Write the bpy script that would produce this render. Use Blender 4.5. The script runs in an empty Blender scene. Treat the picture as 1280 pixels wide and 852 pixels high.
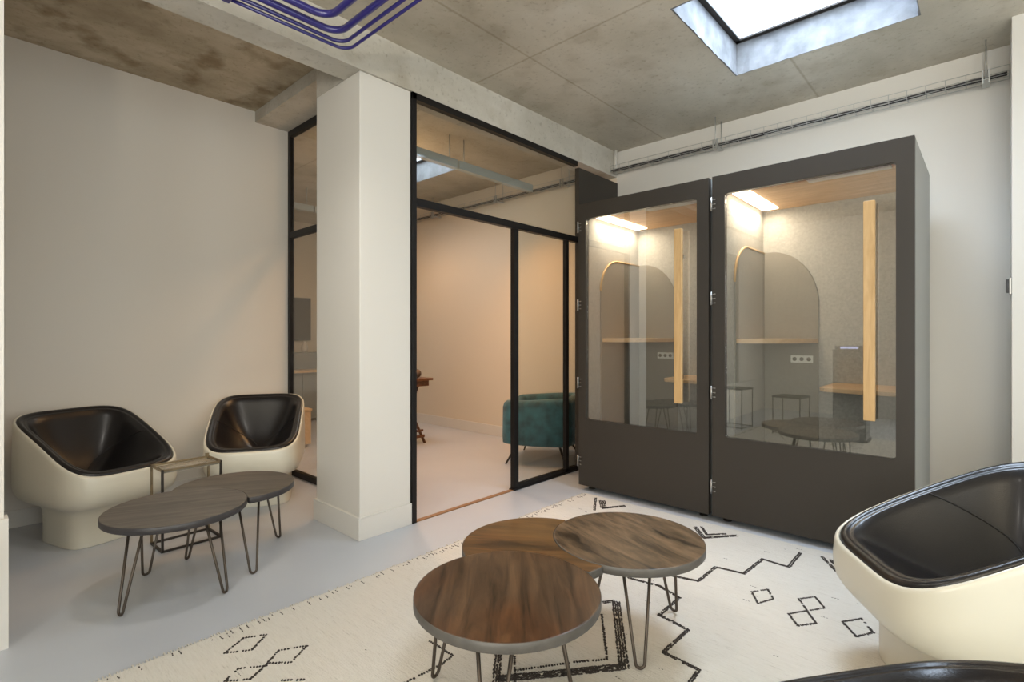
import bpy, bmesh, math, random
from mathutils import Vector, Matrix
random.seed(4)
PI = math.pi
TH = math.radians(42.6); FOC = 650.0; CAMH = 1.25; HOR = 420.0
COL = bpy.context.scene.collection
sin, cos = math.sin, math.cos

def W(u, v):
    """right / forward distances from the tripod -> room coordinates"""
    return (u*cos(TH) - v*sin(TH), u*sin(TH) + v*cos(TH))
def FL(px, py, z=0.0):
    """measured floor position"""
    v = FOC*(CAMH-z)/(py-HOR)
    return W((px-640)/FOC*v, v)

# ------------------------------------------------------------------ materials
def new_mat(name):
    m = bpy.data.materials.new(name); m.use_nodes = True
    return m, m.node_tree.nodes, m.node_tree.links, m.node_tree.nodes['Principled BSDF']
def plain(name, col, rough=.5, metal=0., bump=0., bscale=200., var=0., vscale=3., coat=0., **kw):
    m, n, l, b = new_mat(name)
    b.inputs['Base Color'].default_value = (*col, 1)
    b.inputs['Roughness'].default_value = rough
    b.inputs['Metallic'].default_value = metal
    b.inputs['Coat Weight'].default_value = coat
    b.inputs['Coat Roughness'].default_value = .15
    tc = n.new('ShaderNodeTexCoord')
    if var:
        t = n.new('ShaderNodeTexNoise'); t.inputs['Scale'].default_value = vscale; t.inputs['Detail'].default_value = 5
        l.new(tc.outputs['Object'], t.inputs['Vector'])
        r = n.new('ShaderNodeValToRGB'); r.color_ramp.elements[0].position = .3; r.color_ramp.elements[1].position = .7
        r.color_ramp.elements[0].color = tuple(c*(1-var) for c in col)+(1,)
        r.color_ramp.elements[1].color = tuple(min(1, c*(1+var)) for c in col)+(1,)
        l.new(t.outputs['Fac'], r.inputs['Fac']); l.new(r.outputs['Color'], b.inputs['Base Color'])
    if bump:
        t = n.new('ShaderNodeTexNoise'); t.inputs['Scale'].default_value = bscale; t.inputs['Detail'].default_value = 3
        l.new(tc.outputs['Object'], t.inputs['Vector'])
        bp = n.new('ShaderNodeBump'); bp.inputs['Strength'].default_value = bump; bp.inputs['Distance'].default_value = .003
        l.new(t.outputs['Fac'], bp.inputs['Height']); l.new(bp.outputs['Normal'], b.inputs['Normal'])
    return m
def emit(name, col, s):
    m, n, l, b = new_mat(name)
    b.inputs['Base Color'].default_value = (*col, 1)
    b.inputs['Emission Color'].default_value = (*col, 1); b.inputs['Emission Strength'].default_value = s
    return m
def glass(name, tint=(1, 1, 1), refl=1.0):
    m = bpy.data.materials.new(name); m.use_nodes = True
    n, l = m.node_tree.nodes, m.node_tree.links; n.clear()
    o = n.new('ShaderNodeOutputMaterial'); mx = n.new('ShaderNodeMixShader')
    tr = n.new('ShaderNodeBsdfTransparent'); tr.inputs[0].default_value = (*tint, 1)
    g = n.new('ShaderNodeBsdfGlossy'); g.inputs['Roughness'].default_value = 0.0; g.inputs[0].default_value = (1, 1, 1, 1)
    # Schlick reflectance of a pane, the same from both sides
    ge = n.new('ShaderNodeNewGeometry'); dt = n.new('ShaderNodeVectorMath'); dt.operation = 'DOT_PRODUCT'
    l.new(ge.outputs['Normal'], dt.inputs[0]); l.new(ge.outputs['Incoming'], dt.inputs[1])
    def mth(op, a, b_=None, v=None):
        q = n.new('ShaderNodeMath'); q.operation = op; l.new(a, q.inputs[0])
        if v is not None: q.inputs[1].default_value = v
        return q
    ab = mth('ABSOLUTE', dt.outputs['Value']); iv = mth('MULTIPLY', ab.outputs[0], v=-1.); iv2 = mth('ADD', iv.outputs[0], v=1.)
    pw = mth('POWER', iv2.outputs[0], v=5.); sc_ = mth('MULTIPLY', pw.outputs[0], v=.96); su = mth('ADD', sc_.outputs[0], v=.04)
    mu = mth('MULTIPLY', su.outputs[0], v=refl); mu.use_clamp = True
    l.new(mu.outputs[0], mx.inputs[0])
    l.new(tr.outputs[0], mx.inputs[1]); l.new(g.outputs[0], mx.inputs[2]); l.new(mx.outputs[0], o.inputs[0])
    return m
def wood(name, dark, light, rough=.4, scale=(1.2, 14, 14), rot=0., rings=.0, big=2.5, coat=0., warm=None):
    m, n, l, b = new_mat(name)
    tc = n.new('ShaderNodeTexCoord'); mp = n.new('ShaderNodeMapping')
    m0 = n.new('ShaderNodeMapping'); m0.inputs['Rotation'].default_value = (0, 0, rot)
    mp.inputs['Scale'].default_value = scale
    l.new(tc.outputs['Object'], m0.inputs['Vector']); l.new(m0.outputs[0], mp.inputs['Vector'])
    t = n.new('ShaderNodeTexNoise'); t.inputs['Scale'].default_value = big; t.inputs['Detail'].default_value = 8
    t.inputs['Roughness'].default_value = .62; t.inputs['Distortion'].default_value = .6
    l.new(mp.outputs[0], t.inputs['Vector'])
    r = n.new('ShaderNodeValToRGB')
    e = r.color_ramp.elements
    e[0].position = .33; e[0].color = (*dark, 1); e[1].position = .68; e[1].color = (*light, 1)
    l.new(t.outputs['Fac'], r.inputs['Fac'])
    src = r.outputs['Color']
    if warm:
        t2 = n.new('ShaderNodeTexNoise'); t2.inputs['Scale'].default_value = 2.6; t2.inputs['Detail'].default_value = 2
        l.new(tc.outputs['Object'], t2.inputs['Vector'])
        r2 = n.new('ShaderNodeValToRGB'); r2.color_ramp.elements[0].position = .42; r2.color_ramp.elements[1].position = .62
        l.new(t2.outputs['Fac'], r2.inputs['Fac'])
        mx = n.new('ShaderNodeMix'); mx.data_type = 'RGBA'; mx.blend_type = 'MULTIPLY'
        l.new(r2.outputs['Color'], mx.inputs['Factor']); l.new(src, mx.inputs['A']); mx.inputs['B'].default_value = (*warm, 1)
        src = mx.outputs['Result']
    l.new(src, b.inputs['Base Color'])
    b.inputs['Roughness'].default_value = rough; b.inputs['Coat Weight'].default_value = coat
    bp = n.new('ShaderNodeBump'); bp.inputs['Strength'].default_value = .25; bp.inputs['Distance'].default_value = .002
    l.new(t.outputs['Fac'], bp.inputs['Height']); l.new(bp.outputs['Normal'], b.inputs['Normal'])
    return m
def concrete(name, c0, c1, c2, joints_x=(), joints_y=(), sc=1.3, dots=False):
    m, n, l, b = new_mat(name)
    tc = n.new('ShaderNodeTexCoord')
    t = n.new('ShaderNodeTexNoise'); t.inputs['Scale'].default_value = sc; t.inputs['Detail'].default_value = 9; t.inputs['Roughness'].default_value = .62
    mp = n.new('ShaderNodeMapping'); mp.inputs['Scale'].default_value = (1, .55, 1)
    l.new(tc.outputs['Object'], mp.inputs[0]); l.new(mp.outputs[0], t.inputs['Vector'])
    r = n.new('ShaderNodeValToRGB'); e = r.color_ramp.elements
    e[0].position = .34; e[0].color = (*c0, 1); e[1].position = .66; e[1].color = (*c2, 1)
    k = e.new(.5); k.color = (*c1, 1)
    l.new(t.outputs['Fac'], r.inputs['Fac'])
    src = r.outputs['Color']
    # fine pores
    v = n.new('ShaderNodeTexNoise'); v.inputs['Scale'].default_value = 38; v.inputs['Detail'].default_value = 4
    l.new(tc.outputs['Object'], v.inputs['Vector'])
    rv = n.new('ShaderNodeValToRGB'); rv.color_ramp.elements[0].position = .26; rv.color_ramp.elements[0].color = (.62, .6, .56, 1)
    rv.color_ramp.elements[1].position = .42; rv.color_ramp.elements[1].color = (1, 1, 1, 1)
    l.new(v.outputs['Fac'], rv.inputs['Fac'])
    def mul(a, bb, f=1.):
        mx = n.new('ShaderNodeMix'); mx.data_type = 'RGBA'; mx.blend_type = 'MULTIPLY'; mx.inputs['Factor'].default_value = f
        l.new(a, mx.inputs['A']); l.new(bb, mx.inputs['B']); return mx.outputs['Result']
    src = mul(src, rv.outputs['Color'], .6)
    # larger stains
    s2 = n.new('ShaderNodeTexNoise'); s2.inputs['Scale'].default_value = 4.2; s2.inputs['Detail'].default_value = 6
    l.new(tc.outputs['Object'], s2.inputs['Vector'])
    rs = n.new('ShaderNodeValToRGB'); rs.color_ramp.elements[0].position = .30; rs.color_ramp.elements[0].color = (.55, .48, .38, 1)
    rs.color_ramp.elements[1].position = .46; rs.color_ramp.elements[1].color = (1, 1, 1, 1)
    l.new(s2.outputs['Fac'], rs.inputs['Fac'])
    src = mul(src, rs.outputs['Color'], .9 if dots else .35)
    sep = n.new('ShaderNodeSeparateXYZ'); l.new(tc.outputs['Object'], sep.inputs[0])
    for ax, vals in ((0, joints_x), (1, joints_y)):
        for c in vals:
            a = n.new('ShaderNodeMath'); a.operation = 'SUBTRACT'; a.inputs[1].default_value = c; l.new(sep.outputs[ax], a.inputs[0])
            d = n.new('ShaderNodeMath'); d.operation = 'ABSOLUTE'; l.new(a.outputs[0], d.inputs[0])
            rr = n.new('ShaderNodeValToRGB'); rr.color_ramp.elements[0].position = .003; rr.color_ramp.elements[0].color = (.76, .73, .68, 1)
            rr.color_ramp.elements[1].position = .012; rr.color_ramp.elements[1].color = (1, 1, 1, 1)
            l.new(d.outputs[0], rr.inputs['Fac']); src = mul(src, rr.outputs['Color'])
    l.new(src, b.inputs['Base Color']); b.inputs['Roughness'].default_value = .75
    bp = n.new('ShaderNodeBump'); bp.inputs['Strength'].default_value = .35; bp.inputs['Distance'].default_value = .004
    l.new(v.outputs['Fac'], bp.inputs['Height']); l.new(bp.outputs['Normal'], b.inputs['Normal'])
    return m

M = {}
M['wall'] = plain('wall_paint', (.70, .67, .62), .7, bump=.05, bscale=90)
M['wall_warm'] = plain('wall_paint_meeting', (.68, .61, .50), .7)
M['white'] = plain('white_paint', (.66, .64, .60), .5)
M['concrete'] = concrete('slab_concrete', (.42, .38, .305), (.52, .475, .39), (.60, .555, .475), joints_x=(-2.3, -1.0, .3), joints_y=(2.68, 1.2))
M['concrete_dark'] = concrete('alcove_concrete', (.30, .25, .175), (.43, .37, .275), (.56, .50, .40), sc=2.2, dots=True)
M['concrete_beam'] = concrete('beam_concrete', (.42, .395, .34), (.50, .475, .42), (.58, .555, .50), sc=2.0)
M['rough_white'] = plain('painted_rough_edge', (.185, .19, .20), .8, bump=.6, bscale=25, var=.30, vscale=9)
M['upstand'] = plain('white_upstand', (.85, .88, .9), .5)
M['black_steel'] = plain('black_steel', (.010, .009, .009), .45)
M['anthracite'] = plain('anthracite_lacquer', (.040, .034, .028), .5, bump=.06, bscale=400)
M['booth_side'] = plain('booth_side_lacquer', (.30, .31, .30), .45)
M['felt'] = plain('grey_felt', (.43, .42, .395), .95, bump=.5, bscale=300, var=.12, vscale=70)
M['felt_dark'] = plain('taupe_felt', (.26, .24, .21), .95, bump=.4, bscale=300, var=.08, vscale=60)
M['oak'] = wood('oak_panel', (.60, .34, .15), (.80, .50, .25), .5, (1.2, 12, 12), big=2)
M['oak_bar'] = wood('oak_bar', (.46, .28, .11), (.62, .41, .20), .5, (12, 12, 1.2), big=3)
M['oak_shelf'] = wood('oak_shelf', (.52, .34, .19), (.68, .47, .28), .5, (1.4, 14, 14), big=3)
M['glass'] = glass('clear_glass', (.93, .95, .94), 1.0)
M['booth_glass'] = glass('booth_glass', (.95, .96, .95), 2.9)
M['led'] = emit('led_strip', (1., .88, .70), 9)
M['steel'] = plain('brushed_steel', (.42, .41, .39), .4, metal=1.)
M['galv'] = plain('galvanised_wire', (.50, .51, .50), .45, metal=.7)
M['cable'] = plain('dark_cable', (.03, .03, .032), .5)
M['blue'] = plain('ultramarine_enamel', (.020, .016, .15), .28, coat=.4)
M['shell'] = plain('ivory_fibreglass', (.67, .64, .54), .32, coat=.25)
M['leather'] = plain('black_leather', (.007, .006, .007), .30, bump=.2, bscale=260, coat=.12)
M['seam'] = plain('leather_seam', (.008, .007, .007), .6)
M['iron'] = plain('raw_iron_rod', (.085, .068, .054), .45, metal=.7)
M['dark_iron'] = plain('blackened_iron', (.05, .043, .038), .45, metal=.7)
M['rim'] = plain('grey_table_rim', (.095, .088, .08), .5, metal=.2, var=.15, vscale=20)
M['rim_dark'] = plain('dark_table_rim', (.035, .032, .034), .42, var=.2, vscale=20)
M['top_a'] = wood('walnut_top', (.012, .007, .004), (.105, .060, .032), .33, (1.3, 11, 11), rot=.83, big=2.0, coat=.1, warm=(1., .74, .55))
M['top_b'] = wood('amber_top', (.020, .011, .004), (.17, .088, .030), .33, (1.3, 9, 9), rot=-.6, big=1.7, coat=.1, warm=(1., .80, .6))
M['top_c'] = wood('burl_top', (.008, .005, .003), (.20, .13, .075), .33, (1.7, 8, 8), rot=.35, big=1.9, coat=.1)
M['top_d'] = wood('smoked_top', (.060, .050, .042), (.155, .132, .110), .42, (1.3, 12, 12), rot=-1.17, big=2.0)
M['top_e'] = wood('smoked_top_far', (.055, .045, .036), (.145, .120, .095), .42, (1.3, 12, 12), rot=-1.0, big=2.0)
M['brass'] = plain('aged_brass', (.26, .20, .12), .38, metal=.8, var=.2, vscale=30)
M['velvet'] = plain('teal_velvet', (.020, .085, .105), .75, var=.55, vscale=11, bump=.2, bscale=60)
M['velvet'].node_tree.nodes['Principled BSDF'].inputs['Sheen Weight'].default_value = .25
M['brown_wood'] = wood('reddish_wood', (.07, .022, .009), (.17, .065, .022), .4, (3, 14, 14), big=3)
M['grey_lamp'] = plain('grey_lamp_housing', (.42, .45, .44), .4)
M['screen'] = plain('dark_screen', (.06, .058, .055), .3)
M['grey_front'] = plain('grey_cabinet', (.22, .23, .22), .6)
M['panel'] = plain('greige_panelling', (.30, .29, .265), .6)
M['stool'] = plain('olive_steel', (.05, .052, .04), .45, metal=.5)
M['kiosk'] = plain('dark_grey_casing', (.09, .088, .085), .5)
M['weave'] = plain('woven_grille', (.10, .075, .06), .8, var=.5, vscale=90)
M['display'] = emit('lit_display', (.55, .60, .95), 2.0)
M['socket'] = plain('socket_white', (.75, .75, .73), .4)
M['lamp_shade'] = emit('warm_shade', (1., .62, .30), 3)
M['rug_ink'] = plain('black_wool', (.035, .028, .024), .95, bump=.6, bscale=150, var=.4, vscale=90)

for k_ in ('top_a', 'top_b', 'top_c'): M[k_].node_tree.nodes['Principled BSDF'].inputs['Specular IOR Level'].default_value = .28
for k_, v_ in (('black_steel', .25), ('black_leather', .45), ('anthracite', .3)):
    for q_ in (M['black_steel'] if k_ == 'black_steel' else M['leather'] if k_ == 'black_leather' else M['anthracite'],):
        q_.node_tree.nodes['Principled BSDF'].inputs['Specular IOR Level'].default_value = v_
# resin floor
m, n, l, b = new_mat('grey_resin_floor')
tc = n.new('ShaderNodeTexCoord'); t = n.new('ShaderNodeTexNoise'); t.inputs['Scale'].default_value = 1.1; t.inputs['Detail'].default_value = 5
l.new(tc.outputs['Object'], t.inputs['Vector'])
r = n.new('ShaderNodeValToRGB'); r.color_ramp.elements[0].position = .3; r.color_ramp.elements[1].position = .7
r.color_ramp.elements[0].color = (.44, .465, .51, 1); r.color_ramp.elements[1].color = (.50, .525, .565, 1)
l.new(t.outputs['Fac'], r.inputs['Fac']); l.new(r.outputs['Color'], b.inputs['Base Color']); b.inputs['Roughness'].default_value = .34
M['floor'] = m
# woven wool of the rug
m, n, l, b = new_mat('cream_wool')
tc = n.new('ShaderNodeTexCoord'); mp = n.new('ShaderNodeMapping'); mp.inputs['Scale'].default_value = (16, 170, 30)
l.new(tc.outputs['Object'], mp.inputs[0])
t = n.new('ShaderNodeTexNoise'); t.inputs['Scale'].default_value = 1.; t.inputs['Detail'].default_value = 6; t.inputs['Roughness'].default_value = .7
l.new(mp.outputs[0], t.inputs['Vector'])
r = n.new('ShaderNodeValToRGB'); e = r.color_ramp.elements
e[0].position = .22; e[0].color = (.36, .33, .28, 1); e[1].position = .40; e[1].color = (.62, .59, .53, 1)
k = e.new(.8); k.color = (.68, .655, .60, 1)
l.new(t.outputs['Fac'], r.inputs['Fac']); l.new(r.outputs['Color'], b.inputs['Base Color']); b.inputs['Roughness'].default_value = .95
t2 = n.new('ShaderNodeTexNoise'); t2.inputs['Scale'].default_value = 120; l.new(tc.outputs['Object'], t2.inputs['Vector'])
ad = n.new('ShaderNodeMath'); l.new(t.outputs['Fac'], ad.inputs[0]); l.new(t2.outputs['Fac'], ad.inputs[1])
bp = n.new('ShaderNodeBump'); bp.inputs['Strength'].default_value = .7; bp.inputs['Distance'].default_value = .006
l.new(ad.outputs[0], bp.inputs['Height']); l.new(bp.outputs['Normal'], b.inputs['Normal'])
M['rug'] = m

# ------------------------------------------------------------------ mesh helpers
class MB:
    def __init__(s): s.v = []; s.f = []; s.mi = []; s.sm = []
    def add(s, vs, fs, mi=0, smooth=False):
        o = len(s.v); s.v += [tuple(p) for p in vs]
        for f in fs: s.f.append(tuple(i+o for i in f)); s.mi.append(mi); s.sm.append(smooth)
    def box(s, x0, x1, y0, y1, z0, z1, mi=0):
        s.add([(x0,y0,z0),(x1,y0,z0),(x1,y1,z0),(x0,y1,z0),(x0,y0,z1),(x1,y0,z1),(x1,y1,z1),(x0,y1,z1)],
              [(0,3,2,1),(4,5,6,7),(0,1,5,4),(1,2,6,5),(2,3,7,6),(3,0,4,7)], mi)
        return s
    def tube(s, pts, r, seg=10, closed=False, mi=0, cap=True):
        pts = [Vector(p) for p in pts]; n = len(pts); rings = []
        up = None
        for i, p in enumerate(pts):
            if closed: d = (pts[(i+1) % n]-pts[i-1])
            else: d = pts[min(i+1, n-1)]-pts[max(i-1, 0)]
            if d.length < 1e-9: d = Vector((0,0,1))
            d.normalize()
            if up is None:
                up = Vector((0,0,1)) if abs(d.z) < .9 else Vector((1,0,0))
            a = (up - d*up.dot(d))
            if a.length < 1e-4: a = Vector((0,1,0)) - d*d.y
            a.normalize(); up = a; bb = d.cross(a)
            rr = r[i] if isinstance(r, (list, tuple)) else r
            rings.append([p + a*rr*cos(2*PI*k/seg) + bb*rr*sin(2*PI*k/seg) for k in range(seg)])
        vs = [q for g in rings for q in g]; fs = []
        for i in range(n if closed else n-1):
            j = (i+1) % n
            for k in range(seg):
                k2 = (k+1) % seg
                fs.append((i*seg+k, i*seg+k2, j*seg+k2, j*seg+k))
        if not closed and cap:
            fs.append(tuple(range(seg))[::-1]); fs.append(tuple((n-1)*seg+k for k in range(seg)))
        s.add(vs, fs, mi, True); return s
    def loft(s, rings, cap0=True, cap1=True, mi=0, smooth=True, closed=True):
        m = len(rings[0]); vs = [q for g in rings for q in g]; fs = []
        for i in range(len(rings)-1):
            for k in range(m if closed else m-1):
                k2 = (k+1) % m
                fs.append((i*m+k, i*m+k2, (i+1)*m+k2, (i+1)*m+k))
        if cap0: fs.append(tuple(range(m))[::-1])
        if cap1: fs.append(tuple((len(rings)-1)*m+k for k in range(m)))
        s.add(vs, fs, mi, smooth); return s
    def prism(s, poly, z0, z1, mi=0, smooth=False):
        m = len(poly)
        vs = [(x, y, z0) for x, y in poly]+[(x, y, z1) for x, y in poly]
        fs = [(k, (k+1) % m, m+(k+1) % m, m+k) for k in range(m)]
        s.add(vs, fs, mi, smooth); s.add(vs, [tuple(range(m))[::-1], tuple(range(m, 2*m))], mi, False); return s
    def build(s, name, mats, parent=None, bevel=0., loc=None):
        me = bpy.data.meshes.new(name); me.from_pydata(s.v, [], s.f)
        if not isinstance(mats, (list, tuple)): mats = [mats]
        for mt in mats: me.materials.append(mt)
        me.polygons.foreach_set('material_index', s.mi); me.polygons.foreach_set('use_smooth', s.sm)
        bm = bmesh.new(); bm.from_mesh(me)
        bmesh.ops.remove_doubles(bm, verts=bm.verts, dist=1e-5)
        bmesh.ops.recalc_face_normals(bm, faces=bm.faces); bm.to_mesh(me); bm.free(); me.update()
        o = bpy.data.objects.new(name, me); COL.objects.link(o)
        if parent: o.parent = parent
        if loc: o.location = loc
        if bevel:
            md = o.modifiers.new('bevel', 'BEVEL'); md.width = bevel; md.segments = 2; md.limit_method = 'ANGLE'; md.angle_limit = .9
        return o
def box(*a): return MB().box(*a)
def tag(o, label, cat, group=None, kind=None):
    if label: o['label'] = label
    if cat: o['category'] = cat
    if group: o['group'] = group
    if kind: o['kind'] = kind
    return o
def thing(name, label, cat, loc=(0,0,0), rz=0., group=None):
    o = bpy.data.objects.new(name, None); COL.objects.link(o); o.location = loc; o.rotation_euler = (0,0,rz)
    o.empty_display_size = .1
    return tag(o, label, cat, group)
def struct(name, mb, mat, label, cat=None, parent=None, bevel=0.):
    o = mb.build(name, mat, parent, bevel); o['kind'] = 'structure'; o['label'] = label; o['category'] = cat or name.split('_')[0]
    return o
def copy_tree(o, parent=None):
    c = o.copy(); COL.objects.link(c)
    if parent: c.parent = parent
    for ch in list(o.children): copy_tree(ch, c)
    return c
def rrect(w, h, r, n=8, cx=0, cy=0):
    """rounded rectangle outline, w,h half sizes"""
    out = []
    for qx, qy, a0 in ((1,1,0),(-1,1,90),(-1,-1,180),(1,-1,270)):
        for i in range(n+1):
            a = math.radians(a0+90*i/n); out.append((cx+qx*(w-r)+r*cos(a), cy+qy*(h-r)+r*sin(a)))
    return out

# ------------------------------------------------------------------ room shell
XL, YN, XP = -4.70, 4.67, -2.855      # left wall, booth wall, glazed partition line
HC, HB, HA = 3.14, 2.88, 3.20         # slab, beam soffit, alcove slab
XR, YB, XF = 3.3, -2.6, -8.4
BX = -3.03                            # rear edge of the beam          # right wall, back wall, far end of the meeting room
struct('floor', box(XF-.2, XR+.2, YB-.2, YN+.2, -.12, 0), M['floor'], 'grey-blue poured resin floor of the whole room', 'floor')
# slab of the lounge, with the skylight opening
SX0, SX1, SY0, SY1 = -1.36, -.30, 2.83, 3.88
c = MB()
c.box(-2.84, SX0, YB-.2, YN+.2, HC, 3.36); c.box(SX1, XR+.2, YB-.2, YN+.2, HC, 3.36)
c.box(SX0, SX1, YB-.2, SY0, HC, 3.36); c.box(SX0, SX1, SY1, YN+.2, HC, 3.36)
struct('ceiling', c, M['concrete'], 'raw grey concrete slab ceiling with panel joints over the lounge', 'ceiling')
c = MB(); c.box(XL-.2, BX, YB, 1.815, HA, 3.4)
struct('ceiling_alcove', c, M['concrete_dark'], 'stained brown concrete ceiling above the two left armchairs', 'ceiling')
# meeting room slab with its own skylight
QX0, QX1, QY0, QY1 = -5.5, -4.43, 2.86, 3.91
c = MB(); c.box(XF-.2, QX0, 2.1, YN+.2, HC, 3.4); c.box(QX1, BX, 2.1, YN+.2, HC, 3.4)
c.box(QX0, QX1, 2.1, QY0, HC, 3.4); c.box(QX0, QX1, QY1, YN+.2, HC, 3.4)
struct('ceiling_meeting_room', c, M['concrete'], 'concrete ceiling seen through the glass above the meeting room', 'ceiling')
struct('trim_1', box(BX, -2.83, YB, YN, HB, 3.36), M['concrete_beam'], 'pale cast concrete beam running over the pillar and the glazing', 'beam')
struct('trim_4', box(-3.395, BX, 1.715, 2.095, HB, HA+.2), M['concrete_beam'], 'bare concrete head of the pillar beside the beam', 'pillar head')
struct('trim_2', box(XF, -3.395, 1.815, 2.13, 3.106, HA+.2), M['concrete_beam'], 'short dropped concrete lintel above the left glazing', 'beam')
struct('wall_left', box(XL-.15, XL, YB, 2.10, 0, HA), M['wall'], 'plain off-white wall behind the two left armchairs', 'wall')
struct('wall_meeting_side', box(XF, XL-.03, 1.98, 2.10, 0, HA), M['wall_warm'], 'meeting room wall continuing the left glazing line', 'wall')
struct('wall_meeting_end', box(XF-.15, XF, 1.98, YN, 0, HA), M['wall_warm'], 'far end wall of the meeting room', 'wall')
struct('wall_right_back', box(-2.83, XR, YN, YN+.15, 0, HC), M['wall'], 'off-white wall behind the two phone booths', 'wall')
struct('wall_meeting_back', box(XF, -2.83, YN, YN+.15, 0, HC), M['wall_warm'], 'back wall of the meeting room seen through the glass', 'wall')
struct('wall_right_return', box(.095, XR, 4.27, YN, 0, HC), M['white'], 'white projecting wall edge at the far right', 'wall')
c = MB(); ry_0, ry_1 = -2.2, 2.6
c.box(XR, XR+.15, YB, ry_0, 0, HC); c.box(XR, XR+.15, ry_1, YN, 0, HC); c.box(XR, XR+.15, ry_0, ry_1, 0, .35); c.box(XR, XR+.15, ry_0, ry_1, 2.75, HC)
struct('wall_right', c, M['wall'], 'off-white right-hand wall with an added wide window, outside the picture', 'wall')
w = tag(bpy.data.objects.new('window_added_right', None), 'wide black framed window added to the unseen right wall as a light source', 'window', kind='structure'); COL.objects.link(w); w.location = (XR+.07, 0, .35)  # invented window, added to light the left wall and pillar
c = MB()
for k in range(5):
    y = ry_0+(ry_1-ry_0-.06)*k/4; c.box(-.03, .03, y, y+.06, 0, 2.4)
for z in (0, 2.34): c.box(-.03, .03, ry_0, ry_1, z, z+.06)
c.build('window_frame', M['black_steel'], w)
box(-.004, .004, ry_0, ry_1, 0, 2.4).build('pane', M['glass'], w)
# back wall; its window is added as an unseen light source
c = MB(); wx0, wx1, wz0, wz1 = -.5, 1.9, .5, 2.6
c.box(-2.95, wx0, YB-.15, YB, 0, HC); c.box(wx1, XR, YB-.15, YB, 0, HC)
c.box(wx0, wx1, YB-.15, YB, 0, wz0); c.box(wx0, wx1, YB-.15, YB, wz1, HC)
struct('wall_back', c, M['wall'], 'off-white wall behind the camera with an added window', 'wall')
w = tag(bpy.data.objects.new('window_added_back', None), 'black framed window added behind the camera as a light source', 'window', kind='structure'); COL.objects.link(w); w.location = ((wx0+wx1)/2, YB-.07, wz0)
c = MB(); hw = (wx1-wx0)/2; hh = wz1-wz0
for a in (-hw, -.03, hw-.06): c.box(a, a+.06, -.03, .03, 0, hh)
for a in (0, hh-.06, hh*.5): c.box(-hw, hw, -.03, .03, a, a+.06)
c.build('window_frame', M['black_steel'], w)
box(-hw, hw, -.004, .004, 0, hh).build('pane', M['glass'], w)
# near-left jamb and its tall plinth
jx, jy = W(-2.042, 2.09)
struct('wall_near_left', box(XL-.15, jx, -2.6, jy, 0, HC+.1), M['white'], 'white door jamb at the extreme left edge', 'wall')
struct('baseboard_near_left', box(jx-.05, jx+.022, -2.58, jy+.012, 0, .52), M['white'], 'tall white plinth at the foot of the left jamb', 'baseboard')
g = thing('door_catch', 'small dark metal door catch on the jamb at the left edge', 'door catch', (jx, jy, .585))
MB().box(0, .008, -.06, -.035, -.02, .06).build('plate', M['steel'], g)
MB().box(.006, .02, -.055, -.04, .02, .04).build('latch', M['dark_iron'], g)
# pillar
px0, px1, py0, py1 = -3.395, -2.845, 1.715, 2.095
struct('wall_pillar', box(px0, px1, py0, py1, 0, HB), M['white'], 'square white pillar in the middle of the room', 'pillar', bevel=.004)
def baseboard(name, segs, label, h=.115, mat='white'):
    c = MB()
    for s in segs: c.box(*s, 0, h-.012); x0,x1,y0,y1 = s; c.box(x0+.004*(x1-x0>.3 or 0), x1, y0+0, y1, h-.012, h)
    return struct(name, c, M[mat], label, 'baseboard', bevel=.003)
baseboard('baseboard_pillar', [(px0-.016, px1+.016, py0-.016, py0), (px1, px1+.016, py0, py1), (px0-.016, px0, py0, py1)], 'white skirting wrapped round the pillar foot', .14)
baseboard('baseboard_left', [(XL, XL+.015, .17, 2.06)], 'white skirting under the left wall', .115)
baseboard('baseboard_meeting', [(XF, -2.9, YN-.015, YN)], 'cream skirting along the meeting room wall', .13)
baseboard('baseboard_back', [(-2.83, .09, YN-.015, YN)], 'white skirting behind the phone booths', .115)
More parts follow.
